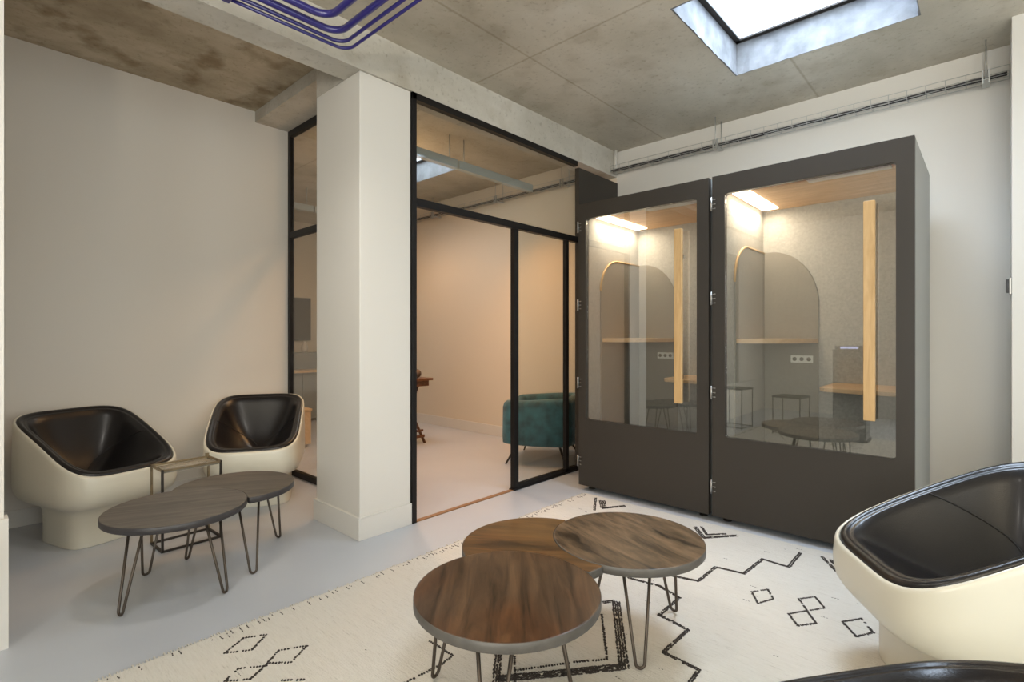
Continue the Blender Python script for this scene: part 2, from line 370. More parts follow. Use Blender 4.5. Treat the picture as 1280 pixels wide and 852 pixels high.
# skylights
def skylight(nm, x0, x1, y0, y1, label):
    w = bpy.data.objects.new(nm, None); COL.objects.link(w); w.location = ((x0+x1)/2, (y0+y1)/2, HC)
    tag(w, label, 'skylight', kind='structure')
    a, b_ = (x1-x0)/2, (y1-y0)/2
    t = .009; c = MB()
    random.seed(7)
    def lip(p0, p1, nrm):     # hacked concrete edge, uneven along its lower arris
        n_ = 22; low = []; 
        for i in range(n_+1):
            f = i/n_; x = p0[0]+(p1[0]-p0[0])*f; y = p0[1]+(p1[1]-p0[1])*f; low.append((x, y))
        vs = []; fs = []
        for i, (x, y) in enumerate(low):
            d = random.uniform(-.005, .005) if 0 < i < n_ else 0
            vs += [(x, y, 0.0-.002), (x, y, .22), (x-nrm[0]*(t+d), y-nrm[1]*(t+d), -.004), (x-nrm[0]*t, y-nrm[1]*t, .22)]
        for i in range(n_):
            o = i*4
            fs += [(o, o+4, o+5, o+1), (o+2, o+3, o+7, o+6), (o, o+2, o+6, o+4), (o+1, o+5, o+7, o+3)]
        c.add(vs, fs)
    lip((-a, -b_), (a, -b_), (0, -1)); lip((-a, b_), (a, b_), (0, 1)); lip((-a, -b_), (-a, b_), (-1, 0)); lip((a, -b_), (a, b_), (1, 0))
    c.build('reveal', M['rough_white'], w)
    c = MB(); q = .012
    c.box(-a, a, -b_, -b_+.045, .222, .222+q); c.box(-a, a, b_-.045, b_, .222, .222+q)
    c.box(-a, -a+.045, -b_, b_, .222, .222+q); c.box(a-.045, a, -b_, b_, .222, .222+q)
    c.build('joint_strip', M['dark_iron'], w)
    c = MB(); s = .035
    c.box(-a, a, -b_, -b_+s, .234, .62); c.box(-a, a, b_-s, b_, .234, .62)
    c.box(-a, -a+s, -b_, b_, .234, .62); c.box(a-s, a, -b_, b_, .234, .62)
    c.build('upstand', M['upstand'], w)
    rings = []
    for k in range(7):
        f = k/6; rings.append([(x*(1-.25*f*f), y*(1-.25*f*f), .62+.12*math.sqrt(max(0, 1-(1-f)**2))) for x, y in rrect(a+.02, b_+.02, .06, 5)])
    MB().loft(rings).build('dome', SKY_DOME, w)
    return w
SKY_DOME = emit('opal_dome_lit_by_sky', (.93, .97, 1.), 1.5)
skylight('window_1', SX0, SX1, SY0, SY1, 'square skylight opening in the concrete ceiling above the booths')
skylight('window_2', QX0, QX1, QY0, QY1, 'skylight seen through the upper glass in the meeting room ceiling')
# outer roof so that no sky leaks round the slabs
struct('trim_3', box(XF-.3, -5.6, YB-.3, YN+.3, 3.42, 3.5), M['concrete'], 'roof build-up over the meeting room end', 'roof')

# ------------------------------------------------------------------ glazed partition (right of the pillar)
gp = thing('glazed_partition', 'black steel glazed partition between the pillar and the booths', 'glass partition', (XP, 2.10, 0))
L = 3.985-2.10
MB().box(-.025, .025, 0, .035, 0, HB).build('post', M['black_steel'], gp, .002)
MB().box(-.025, .025, 0, L+.0, HB-.045, HB).build('top_rail', M['black_steel'], gp, .002)
MB().box(-.025, .025, .035, L, 2.125, 2.178).build('transom', M['black_steel'], gp, .002)
MB().box(-.02, .02, 1.712, 1.752, 0, 2.125).build('post', M['black_steel'], gp, .002)
MB().box(-.004, .004, .035, L, 2.178, HB-.045).build('upper_pane', M['glass'], gp)
MB().box(-.028, .028, 1.0, L, 0, .012).build('floor_track', M['black_steel'], gp)
MB().box(-.02, .02, 1.045, L, 0.0, .045).build('bottom_rail', M['black_steel'], gp, .002)
MB().box(-.004, .004, 1.062, L, .045, 2.125).build('fixed_pane', M['glass'], gp)
MB().box(-.022, .022, 1.01, 1.062, 0, 2.125).build('post', M['black_steel'], gp, .002)
o = MB().box(XP-.018, XP+.018, 2.135, 3.11, 0, .006).build('threshold_strip', plain('worn_brass_strip', (.30, .17, .085), .5, metal=.4))
tag(o, 'thin brown metal threshold strip on the floor in the open doorway', 'threshold')
o = MB().box(XP-.01, XP+.035, 3.99, YN, 0, HB-.06).build('blanking_panel', M['anthracite'])
tag(o, 'dark anthracite blanking panel between the glazing and the wall', 'panel')
# ------------------------------------------------------------------ left glazing (behind the second chair)
lg = thing('glazed_screen', 'narrow black framed glass screen between left wall and pillar', 'glass partition', (XL, 2.12, 0))
LW = 1.30
MB().box(0, .04, -.02, .02, 0, 3.106).build('post', M['black_steel'], lg, .002)
MB().box(LW-.04, LW, -.02, .02, 0, 3.106).build('post', M['black_steel'], lg, .002)
MB().box(.04, LW-.04, -.02, .02, 3.05, 3.106).build('top_rail', M['black_steel'], lg, .002)
MB().box(.04, LW-.04, -.02, .02, 2.135, 2.19).build('transom', M['black_steel'], lg, .002)
MB().box(.04, LW-.04, -.02, .02, 0, .05).build('bottom_rail', M['black_steel'], lg, .002)
MB().box(.04, LW-.04, -.004, .004, 2.19, 3.05).build('upper_pane', M['glass'], lg)
MB().box(.04, LW-.04, -.004, .004, .05, 2.135).build('lower_pane', M['glass'], lg)

# ------------------------------------------------------------------ lounge chairs
def se(phi, a, b_, n=5.):
    return (abs(cos(phi)/a)**n+abs(sin(phi)/b_)**n)**(-1/n)
NP = 96
AF, AB, BD, ZF, ZB = .3095, .335, .383, .4335, .7615
def plan(scale_add=0., f=1., cy=0.):
    out = []
    for k in range(NP):
        p = 2*PI*k/NP; r = se(p, 1, 1, 4.6); y = r*sin(p)*(BD+scale_add); t = max(0, min(1, (r*sin(p)+1)/2))
        x = r*cos(p)*(AF+(AB-AF)*t+scale_add)
        out.append((x*f, (y-cy)*f+cy))
    return out
def zrim(y):
    t = max(0., min(1., (y+BD)/(2*BD)))
    return ZF+(ZB-ZF)*t**.968+.0155*sin(PI*t)
def make_chair(label, loc, rz):
    t = thing('lounge_chair', label, 'armchair', loc, rz, 'moulded lounge chairs')
    rim = plan(); out = plan(.009); belly = plan(.014)
    ped = []
    for k in range(NP):
        p = 2*PI*k/NP; r = se(p, .245, .222, 5.); ped.append((r*cos(p), r*sin(p)-.02))
    def mix(a, b_, f): return [(x0+(x1-x0)*f, y0+(y1-y0)*f) for (x0, y0), (x1, y1) in zip(a, b_)]
    R = [[(x, y, 0.) for x, y in ped], [(x*1.0, y, .006) for x, y in ped], [(x, y, .17) for x, y in ped]]
    for f, z in ((.03, .195), (.10, .215), (.25, .230), (.45, .238), (.66, .250), (.82, .268), (.93, .295), (.985, .33), (1., .365)):
        R.append([(x, y, z) for x, y in mix(ped, belly, f)])
    for s in (.25, .5, .75, .93):
        R.append([(x, y, .365+(zrim(yy)-.375)*s) for (x, y), (xx, yy) in zip(mix(belly, out, s), rim)])
    R.append([(x, y, zrim(yy)-.006) for (x, y), (xx, yy) in zip(plan(.007), rim)])
    R.append([(x, y, zrim(yy)+.002) for (x, y), (xx, yy) in zip(plan(.001), rim)])
    R.append([(x, y, zrim(yy)-.002) for (x, y), (xx, yy) in zip(plan(-.005), rim)])
    R.append([(x, y, zrim(yy)-.04) for (x, y), (xx, yy) in zip(plan(-.010), rim)])
    MB().loft(R, True, False).build('shell', M['shell'], t)
    # cushion: rolled edge, piping groove, then a deep dish
    zs = .335; cy0 = .09
    R = []
    for add, dz in ((-.007, -.03), (-.006, -.008), (-.008, .003), (-.015, .009), (-.023, .008), (-.030, .003), (-.034, -.002), (-.040, -.001), (-.050, -.005)):
        R.append([(x, y, zrim(y)+dz) for x, y in plan(add)])
    base = plan(-.050)
    for i in range(1, 17):
        f = 1-i/17.
        ring = []
        for k, (x, y) in enumerate(base):
            zz = zrim(y)-.005
            g = .62*f**1.5+.38*f**3.2
            g2 = f**1.8
            w_ = max(0., min(1., (y/BD+1)/2)); g = g2*(1-w_)+g*w_
            ring.append((x*f, cy0+(y-cy0)*f, zs+(zz-zs)*g))
        R.append(ring)
    cu = MB().loft(R, False, True).build('cushion', M['leather'], t)
    c = MB()
    for sx in (-1, 1):
        pts = []
        for i in range(0, 13):
            ph = (0. if sx > 0 else PI)+sx*(-.02+.115*i)
            kf = (ph/(2*PI)*NP) % NP; k0 = int(kf); fr_ = kf-k0
            rg = R[8+i] if i else R[8]
            p_ = Vector(rg[k0 % NP]).lerp(Vector(rg[(k0+1) % NP]), fr_); pts.append((p_.x, p_.y, p_.z+.0004))
        c.tube(pts, .0036, 6)
    c.build('seam', M['seam'], cu)
    return t
ch = make_chair('ivory shell lounge chair with black leather seat nearest the left edge', (-4.202, .663, 0), math.radians(107.6))
for lab, x, y, r in (('ivory shell lounge chair with black leather seat beside the pillar and glass screen', -4.181, 1.627, 62.0),
                     ('large ivory shell lounge chair with black leather on the rug before the right booth', -.024, 2.426, -56.6),
                     ('lounge chair cropped by the bottom right corner, only its black leather rim showing', .045, 1.205, 234.2)):
    q = copy_tree(ch); q.location = (x, y, 0.0152 if x > -1 else 0); q.rotation_euler = (0, 0, math.radians(r)); q['label'] = lab

# ------------------------------------------------------------------ hairpin tables
def arc_pts(c, r, n=120): return [(c[0]+r*cos(2*PI*i/n), c[1]+r*sin(2*PI*i/n)) for i in range(n)]
def top_disc(name, poly, z, th, mat, rim, parent, label=None):
    # slightly eased edge: rim as separate material, top wood
    c = MB(); m_ = len(poly)
    cx = sum(p[0] for p in poly)/m_; cyy = sum(p[1] for p in poly)/m_
    def off(d): return [(x-(x-cx)/max(.01, math.hypot(x-cx, y-cyy))*d, y-(y-cyy)/max(.01, math.hypot(x-cx, y-cyy))*d) for x, y in poly]
    c.loft([[(x, y, z-th) for x, y in off(.003)], [(x, y, z-th+.003) for x, y in poly], [(x, y, z-.003) for x, y in poly], [(x, y, z-.0008) for x, y in off(.002)]], True, False, 1)
    c.add([(x, y, z-.0008) for x, y in off(.002)]+[(x, y, z) for x, y in off(.006)], [(k, (k+1) % m_, m_+(k+1) % m_, m_+k) for k in range(m_)], 0, True)
    me_pts = [(x, y, z) for x, y in off(.006)]
    c.add(me_pts, [tuple(range(m_))], 0, False)
    o = c.build(name, [mat, rim], parent)
    if label: o['label'] = label
    return o
def hairpin(parent, foot, centre, ztop, z0=0., spread=.055, inset=.07, mat='iron', r=.0062):
    fx, fy = foot; d = Vector((centre[0]-fx, centre[1]-fy)); d.normalize(); tn = Vector((-d.y, d.x))
    c = MB(); rb = .017
    def P(s, z, k): return (fx+d.x*inset*k+tn.x*s, fy+d.y*inset*k+tn.y*s, z)
    pts = [P(-spread, ztop, 1.)]
    H = ztop-z0
    for i in range(9):
        a = PI+PI*i/8; pts.append(P(rb*cos(a), z0+r+rb+rb*sin(a), (rb+rb*sin(a))/H))
    pts.append(P(spread, ztop, 1.))
    c.tube(pts, r, 8)
    pl = P(0, ztop, 1.)
    v = [(pl[0]+d.x*a*.02+tn.x*b_*(spread+.02), pl[1]+d.y*a*.02+tn.y*b_*(spread+.02)) for a, b_ in ((-1,-1),(1,-1),(1,1),(-1,1))]
    c.prism(v, ztop-.002, ztop+.002)
    return c.build('leg', M[mat], parent)
R0 = .305; ZT = .42; TH_ = .032
# front three-disc table on the rug
A = W(-.015, 1.71); B = W(.105, 2.09); Cc = W(.48, 2.156)
org = ((A[0]+Cc[0])/2, (A[1]+Cc[1])/2)
def rel(p, o=org): return (p[0]-o[0], p[1]-o[1])
RZ = .0152
t = thing('coffee_table', 'three-disc dark wood coffee table with hairpin legs on the rug', 'coffee table', (org[0], org[1], RZ), 0, 'hairpin coffee tables')
a, b2, c2 = rel(A), rel(B), rel(Cc); zt = ZT-RZ
top_disc('tabletop', arc_pts(a, R0), zt, TH_, M['top_a'], M['rim'], t, 'nearest round disc, red-brown wood')
top_disc('tabletop', arc_pts(c2, R0), zt, TH_, M['top_c'], M['rim'], t, 'right round disc with pale swirling grain')
def crescent(c, cuts, r, n=160, gap=.0015):
    poly = []
    ins = lambda p, q: math.hypot(p[0]-q[0], p[1]-q[1]) < r+gap
    P = arc_pts(c, r, n); inside = [next((j for j, q in enumerate(cuts) if ins(p, q)), None) for p in P]
    st = next(i for i in range(n) if inside[i] is None and inside[i-1] is not None)
    i = 0
    while i < n:
        k = (st+i) % n
        if inside[k] is None: poly.append(P[k]); i += 1
        else:
            j = inside[k]; s = k; e_ = i
            while e_ < n and inside[(st+e_) % n] is not None: e_ += 1
            p0 = poly[-1]; p1 = P[(st+e_) % n]; used = []
            for jj in ([j] if all(inside[(st+x) % n] == j for x in range(i, e_)) else sorted(set(inside[(st+x) % n] for x in range(i, e_)), key=lambda q: next(x for x in range(i, e_) if inside[(st+x) % n] == q))):
                used.append(jj)
            q = cuts[used[0]]
            a0 = math.atan2(p0[1]-q[1], p0[0]-q[0]); 
            q1 = cuts[used[-1]]
            a1 = math.atan2(p1[1]-q1[1], p1[0]-q1[0])
            if len(used) == 1:
                da = (a1-a0+2*PI) % (2*PI)
                da -= 2*PI      # go clockwise along the cutting disc
                for s_ in range(1, 28): an = a0+da*s_/28; poly.append((q[0]+(r+gap)*cos(an), q[1]+(r+gap)*sin(an)))
            i = e_
    return poly
cp = crescent(b2, [a, c2], R0)
top_disc('tabletop', cp, zt-.003, TH_, M['top_b'], M['rim'], t, 'middle crescent-cut disc, amber-toned wood')
zl = zt-TH_
feetA = [W(-.278, 1.88), W(-.06, 1.44), W(.21, 1.72)]
for f in feetA: hairpin(t, rel(f), a, zl)
for f in (W(.475, 1.925), W(.725, 2.33), W(.36, 2.36)): hairpin(t, rel(f), c2, zl)
# left two-disc table
A2 = W(-1.64, 2.55); C2 = W(-1.55, 2.91)
org2 = ((A2[0]+C2[0])/2, (A2[1]+C2[1])/2)
t = thing('coffee_table', 'two-disc smoked wood coffee table in front of the two left armchairs', 'coffee table', (org2[0], org2[1], 0), 0, 'hairpin coffee tables')
a3, c3 = rel(A2, org2), rel(C2, org2)
top_disc('tabletop', arc_pts(a3, R0), ZT, TH_, M['top_d'], M['rim_dark'], t)
top_disc('tabletop', crescent(c3, [a3], R0), ZT-.002, TH_, M['top_e'], M['rim_dark'], t)
for px, py in ((150, 770), (182.5, 719), (282, 741)): hairpin(t, rel(FL(px, py), org2), a3, ZT-TH_, mat='iron')
for px, py in ((234, 699), (317, 717), (348, 672)): hairpin(t, rel(FL(px, py), org2), c3, ZT-TH_, mat='iron')
# small rectangular wire table
c0 = Vector(FL(203, 691)); c1 = Vector(FL(276, 671)); d = (c1-c0); ln = d.length; d.normalize(); rz = math.atan2(d.y, d.x)
t = thing('side_table', 'small rectangular aged-brass wire side table between the left armchairs', 'side table', (c0.x, c0.y, 0), rz)
hh = .478; dp = .20; s = .006
bm_ = MB()
for x in (0, ln):
    for y in (0, dp): MB().box(x-s, x+s, y-s, y+s, 0, hh).build('leg', M['brass'] if y else M['dark_iron'], t)
c = MB()
for y in (0, dp): c.box(0, ln, y-s, y+s, hh-2*s, hh)
for x in (0, ln): c.box(x-s, x+s, 0, dp, hh-2*s, hh)
c.build('top_frame', M['brass'], t)
c = MB()
for y in (0, dp): c.box(0, ln, y-s, y+s, 0, 2*s)
for x in (0, ln): c.box(x-s, x+s, 0, dp, 0, 2*s)
c.build('base_frame', M['dark_iron'], t)
MB().box(s, ln-s, s, dp-s, hh-.022, hh-.014).build('tray', plain('antiqued_mirror', (.42, .38, .31), .25, metal=.5, var=.25, vscale=25), t)
MB().box(ln-.02, ln, dp-.012, dp, hh, hh+.02).build('end_lip', M['brass'], t)

# ------------------------------------------------------------------ rug
rx0, rx1, ry0, ry1 = -2.36, .75, -.55, 3.42
c = MB()
rr = [(x, y) for x, y in rrect((rx1-rx0)/2, (ry1-ry0)/2, .015, 3, (rx0+rx1)/2, (ry0+ry1)/2)]
c.prism(rr, 0.001, .012)
rnd = random.Random(3)
def dash(p, q, w, z=.0122, solid=False):
    """tufts of black wool knotted along the line p-q"""
    p, q = Vector(p), Vector(q); L_ = (q-p).length
    if L_ < 1e-4: return
    d = (q-p)/L_; nn = Vector((-d.y, d.x)); s = 0.; step = .011
    rows = max(1, int(w/.0085))
    while s < L_:
        ln_ = step*rnd.uniform(.55, .95)
        for rw in range(rows):
            if rnd.random() < .07: continue
            o_ = (rw-(rows-1)/2)*(w/rows)+rnd.uniform(-.0015, .0015); ww = w/rows*rnd.uniform(.8, 1.15)
            if rows == 1: ww = w*rnd.uniform(.40, .62)
            a_ = p+d*(s+rnd.uniform(-.001, .001))+nn*o_; ang = rnd.uniform(-.5, .5)
            e1 = (d*cos(ang)+nn*sin(ang)); e2 = Vector((-e1.y, e1.x))
            if rows > 1: e1, e2 = e2*(.9), e1
            vs = []
            for k in range(6):
                f = 2*PI*k/6; vs.append(a_+e1*ln_*.62*cos(f)+e2*ww*sin(f))
            c.add([(v.x, v.y, z-.001) for v in vs]+[(a_.x+(v.x-a_.x)*.7, a_.y+(v.y-a_.y)*.7, z+.0025) for v in vs],
                  [(k, (k+1) % 6, 6+(k+1) % 6, 6+k) for k in range(6)]+[tuple(range(6, 12))], 1, True)
        s += step
def line(px, w=.013, closed=False):
    P = [FL(x, y, .012) for x, y in px]
    if closed: P.append(P[0])
    for a_, b_ in zip(P, P[1:]): dash(a_, b_, w)
line([(1000.7,690.3),(985.7,708.5),(953,698.5),(929.9,716.7),(894.5,708.5),(872.7,726),(840,719.4),(786,712)], .020)
line([(786,722),(824,732),(849.5,747),(824,768.4),(860,787),(829,815),(873.6,837),(861.6,854),(850,870)], .018)
line([(939.8,739.5),(959.7,736.5),(966.7,748.2),(947.3,753.9)], .014, True)
line([(998.3,748.2),(1018.9,745.7),(1030.6,759.4),(1009.5,763.1)], .014, True)
line([(985.8,766.9),(1008.2,763.1),(1020.6,778.8),(997,781.8)], .015, True)
line([(1053,776.8),(1077,773),(1091.5,790.5),(1070.4,795.5)], .015, True)
line([(1028,696),(1059,727)], .02); line([(1042,700),(1058,716)], .05)
line([(744.7,622.3),(743,637.8)], .02); line([(752.6,625.8),(754.3,634.4)], .05); line([(753.3,635),(782,632)], .03)
line([(869,658.4),(880,672),(921.7,669)], .028); line([(876.8,658),(883.6,668),(908,666.9)], .018)
line([(770,752),(780,834)], .042); line([(755,752.5),(768,751)], .024); line([(778,833),(703,841),(624,848)], .040); line([(623,818),(620,851)], .03)
line([(752,768),(759,824)], .014); line([(759,824),(728,826),(643,838)], .014); line([(643,818.7),(644,852)], .012)
line([(537,801),(566,819),(552.5,830),(512.5,850),(480,866)], .013)
line([(281,816),(303.8,797.5),(332.5,793),(315,812)], .012, True)
line([(333.8,828.8),(348.8,812.5),(383.8,807),(363.8,827.5)], .012, True)
line([(281,851),(297.5,835.5),(332.5,832),(312.5,848.8)], .012, True)
line([(352.5,850),(382.5,849.5)], .012); line([(333,830),(312,849)], .012)
# unseen continuation of the pattern behind the table and towards the camera
for k in range(9):
    y = -.4+k*.33; dash((-1.95+(.0 if k % 2 else .14), y), (-1.95+(.14 if k % 2 else .0), y+.33), .013) if y < .2 else None
for (x, y, s) in ((-1.2, .2, .16), (-.3, -.2, .16), (.35, .3, .14), (.45, 1.9, .15)):
    q = [(x-s, y), (x, y-s*.8), (x+s, y), (x, y+s*.8), (x-s, y)]
    for a_, b_ in zip(q, q[1:]): dash(a_, b_, .013)
# stray dark flecks in the wool
for k in range(150):
    x = rnd.uniform(rx0+.1, rx1-.1); y = rnd.uniform(ry0+.1, ry1-.05); dash((x, y), (x+rnd.uniform(.008, .03), y+rnd.uniform(-.002, .002)), .0035, z=.0105)
# ticked selvedge along the long edge
y = ry0+.03
while y < ry1-.02:
    if rnd.random() < .72:
        x = rx0+rnd.uniform(.012, .03); dash((x, y), (x+rnd.uniform(.015, .035), y+rnd.uniform(-.004, .004)), .0045)
    y += rnd.uniform(.018, .034)
rug = c.build('rug', [M['rug'], M['rug_ink']])
tag(rug, 'cream berber wool rug with black zigzag and diamond pattern on the floor', 'rug')
c = MB(); y = ry0+.01
while y < ry1-.01:
    ln_ = rnd.uniform(.012, .03); w_ = rnd.uniform(.003, .006)
    c.box(rx0-ln_, rx0+.004, y, y+w_, .001, .008); y += rnd.uniform(.008, .014)
c.build('fringe', M['rug'], rug)

# ------------------------------------------------------------------ phone booths
YF, YD = 3.50, .93
def booth(x0, x1, label, gx0, gx1, group):
    w = x1-x0; H = 2.325; zb = .045
    t = thing('phone_booth', label, 'phone booth', (x0, YF, 0), 0, group)
    th = .045
    c = MB(); c.box(0, th, .045, YD, zb, H); c.box(w-th, w, .045, YD, zb, H); c.box(th, w-th, .045, YD, H-th, H)
    c.box(th, w-th, .045, YD, zb, zb+th); c.box(th, w-th, YD-th, YD, zb+th, H-th)
    c.build('body', M['booth_side'], t, .003)
    # felt lining, floor
    c = MB(); i = .02
    c.box(th, th+i, .05, YD-th, zb+th, H-th-.05); c.box(w-th-i, w-th, .05, YD-th, zb+th, H-th-.05); c.box(th+i, w-th-i, YD-th-i, YD-th, zb+th, H-th-.05)
    c.build('felt_lining', M['felt'], t)
    MB().box(th, w-th, .05, YD-th, H-th-.05, H-th).build('oak_ceiling', M['oak'], t)
    l0 = th+i+.02
    MB().box(l0, l0+.11, .10, YD-th-.10, H-th-.058, H-th-.0495).build('led_light', M['led'], t)
    MB().box(w*.50, w-.12, .10, .19, H-th-.064, H-th-.05).build('reflection_strip', M['socket'], t)  # solid pale strip standing in for a reflection on the glass
    MB().box(th+i, w-th-i, .05, YD-th-i, zb+th, zb+th+.012).build('booth_floor', M['kiosk'], t)
    # door slab with a glazed opening
    d = bpy.data.objects.new('door', None); COL.objects.link(d); d.parent = t; d.location = (0, 0, 0)
    dz0, dz1 = zb-.005, H
    cx, cz = (gx0+gx1)/2, (.578+2.2)/2; hw_, hh_ = (gx1-gx0)/2, (2.2-.578)/2
    inner = rrect(hw_, hh_, .018, 6, cx, cz)
    outer = []
    for x, z in inner:
        dx, dz = x-cx, z-cz
        # square off onto the outer rectangle
        fx = (w-cx)/dx if dx > 0 else -cx/dx; fz = (dz1-cz)/dz if dz > 0 else (dz0-cz)/dz
        nx, nz = abs(dx)/hw_, abs(dz)/hh_
        outer.append((cx+(dx*fx if nx > .97 else dx), cz+(dz*fz if nz > .97 else dz)))
    c = MB(); m_ = len(inner); v = []
    for (x, z), y in [(p, 0.) for p in inner]+[(p, 0.) for p in outer]+[(p, .043) for p in inner]+[(p, .043) for p in outer]: v.append((x, y, z))
    fs = []
    for k in range(m_):
        k2 = (k+1) % m_
        fs += [(k, k2, m_+k2, m_+k), (2*m_+k, 3*m_+k, 3*m_+k2, 2*m_+k2), (k, 2*m_+k, 2*m_+k2, k2), (m_+k, m_+k2, 3*m_+k2, 3*m_+k)]
    c.add(v, fs); fr = c.build('door_frame', M['anthracite'], d)
    # black gasket + pane
    P = rrect(hw_-.001, hh_-.001, .018, 6, cx, cz)
    c = MB(); c.loft([[(x, .016, z) for x, z in P], [(x, .022, z) for x, z in P]], True, True, 0, False)
    c.build('pane', M['booth_glass'], d)
    hx = gx1-.115
    c = MB(); c.box(hx-.027, hx+.027, -.05, -.022, .782, 2.0)
    hd = c.build('handle', M['oak_bar'], d, .003)
    for z in (.95, 1.8): MB().box(hx-.012, hx+.012, -.024, .018, z, z+.025).build('handle_mount', M['dark_iron'], hd)
    # inside pull seen through the glass
    for z in (2.14, 1.504, .87, .235):
        c = MB(); c.tube([(-.004, -.006, z-.045), (-.004, -.006, z+.045)], .0065, 10)
        for zz in (z-.03, z, z+.03): c.box(.017, .0225, -.0025, .002, zz-.0035, zz+.0035); c.box(0, .018, -.0008, .002, zz-.002, zz+.002)
        c.build('hinge', M['steel'], d)
    for x in (.07, w-.07):
        for y in (.09, YD-.08):
            c = MB(); c.tube([(x, y, 0.0), (x, y, .008)], .028, 14); c.tube([(x, y, .008), (x, y, zb+.004)], .012, 10)
            c.build('foot', M['dark_iron'], t)
    # arched pinboard wrapping the rear left corner
    yi = YD-th-i; xi = th+i; az = 1.86; tk = .012
    def half(wid, rx, rz, zt, z0=.30, n=16):
        pts = [(0, z0), (wid, z0)]
        for k in range(n+1):
            a_ = PI/2*k/n; pts.append((wid-rx+rx*cos(a_), zt-rz+rz*sin(a_)))
        pts.append((0, zt)); return pts
    wl, wr = yi-.215, .385
    pr = half(wr, .33, .42, 1.90); pl = half(wl, .27, .27, 1.90); m_ = len(pr)
    side = [(k, (k+1) % m_, m_+(k+1) % m_, m_+k) for k in range(m_)]
    c = MB(); c.add([(xi+s, yi-tk, z) for s, z in pr]+[(xi+s, yi, z) for s, z in pr], [tuple(range(m_)), tuple(range(m_, 2*m_))[::-1]]+side)
    c.build('arch_board', M['felt_dark'], t)
    c = MB(); c.add([(xi+tk, yi-s, z) for s, z in pl]+[(xi, yi-s, z) for s, z in pl], [tuple(range(m_)), tuple(range(m_, 2*m_))[::-1]]+side)
    c.build('arch_board', M['felt_dark'], t)
    for nm_, P_ in (('l', [(xi+.007, yi-s, z) for s, z in pl[2:]]), ('r', [(xi+s, yi-.007, z) for s, z in pr[2:]])):
        c = MB(); ty = .009 if nm_ == 'l' else .004
        c.tube(P_, ty, 8); c.build('oak_edging', M['oak_bar'] if nm_ == 'l' else M['felt_dark'], t)
    # standing shelf following the corner, lower seat board on the right
    sh = [(xi, yi), (xi, yi-wl+.02)]
    for k in range(13):
        a_ = PI/2*k/12; sh.append((xi+.06+(wr-.07)*sin(a_), yi-wl+.02+(wl-.14)*(1-cos(a_))))
    sh += [(xi+wr, yi)]
    MB().prism(sh, 1.200, 1.232).build('shelf', M['oak_shelf'], t, .002)
    x1_ = w-th-i
    MB().prism([(x1_, yi), (x1_, .36), (x1_-.30, .37), (x1_-.44, .40), (x1_-.475, .44), (x1_-.47, yi)], .885, .912).build('bench_board', M['oak_shelf'], t, .002)
    c = MB(); sx = xi+.20
    c.box(sx, sx+.15, yi-.020, yi-.011, 1.05, 1.105)
    so = c.build('socket', M['socket'], t, .002)
    for k in range(3):
        MB().tube([(sx+.027+k*.048, yi-.0200, 1.078), (sx+.027+k*.048, yi-.0215, 1.078)], .015, 16).build('outlet', M['felt_dark'], so)
    return t
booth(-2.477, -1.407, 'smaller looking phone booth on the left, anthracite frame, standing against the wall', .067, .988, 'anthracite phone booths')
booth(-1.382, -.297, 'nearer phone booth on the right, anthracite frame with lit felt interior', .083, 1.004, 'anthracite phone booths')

# ------------------------------------------------------------------ cable tray along the booth wall
def tray(x0, x1, label, hangers):
    y0, y1, z0, z1 = 4.50, 4.60, 2.895, 2.95
    t = thing('cable_tray', label, 'cable tray', (x0, y1, z0), 0, 'wire cable trays')
    L_ = x1-x0; c = MB(); r = .0022
    for y, z in ((-.10, .055), (-.10, .0), (-.05, 0), (0, 0), (0, .055)): c.tube([(0, y, z), (L_, y, z)], r, 5)
    n_ = int(L_/.1)
    for k in range(n_+1):
        x = k*L_/n_; c.tube([(x, -.10, .055), (x, -.10, 0), (x, 0, 0), (x, 0, .055)], r, 5)
    c.build('wire_basket', M['galv'], t)
    for h in hangers:
        x = h-x0
        br = MB().box(x-.02, x-.012, -.125, -.105, -.035, .05).box(x+.012, x+.02, -.125, -.105, -.035, .05).box(x-.02, x+.02, -.12, .03, -.012, -.006).build('bracket', M['galv'], t)
        MB().tube([(x, -.11, -.01), (x, -.11, HC-z0)], .004, 8).build('threaded_rod', M['galv'], br)
        MB().tube([(x, .02, -.01), (x, .02, HC-z0)], .004, 8).build('threaded_rod', M['galv'], br)
    cb = MB(); rn = random.Random(int(L_*10))
    for k in range(4):
        yy = -.085+k*.018; pts = []
        for i in range(int(L_/.08)+1): pts.append((x0+i*.08, y1+yy+rn.uniform(-.004, .004), z0+.008+rn.uniform(0, .007)+(k % 2)*.008))
        cb.tube(pts, .0048, 6)
    o = cb.build('cable_bundle', M['cable'])
    return t, o
t, o = tray(-2.80, .09, 'galvanised wire cable tray under the ceiling above the booths', (-1.745, -.02))
tag(o, 'bundle of black cables lying in the tray above the booths', 'cables')
t, o = tray(-6.6, -2.93, 'wire cable tray seen through the glass along the meeting room wall', (-5.6, -4.4, -3.4))
tag(o, 'bundle of black cables in the tray inside the meeting room', 'cables')
o = MB().tube([(-2.84, 4.62, 2.90), (-2.84, 4.62, HC)], .016, 12).build('conduit', M['white']); o.location.x = .03
tag(o, 'short white vertical conduit in the corner beside the beam end', 'pipe')
g = thing('wall_catch', 'small steel and black catch on the white wall edge at far right', 'door catch', (.095, 4.31, 1.55))
MB().box(-.012, 0, -.02, .03, -.05, .05).build('plate', M['steel'], g, .002); MB().box(-.026, -.010, -.018, .006, -.04, .04).build('keeper', M['cable'], g, .002)

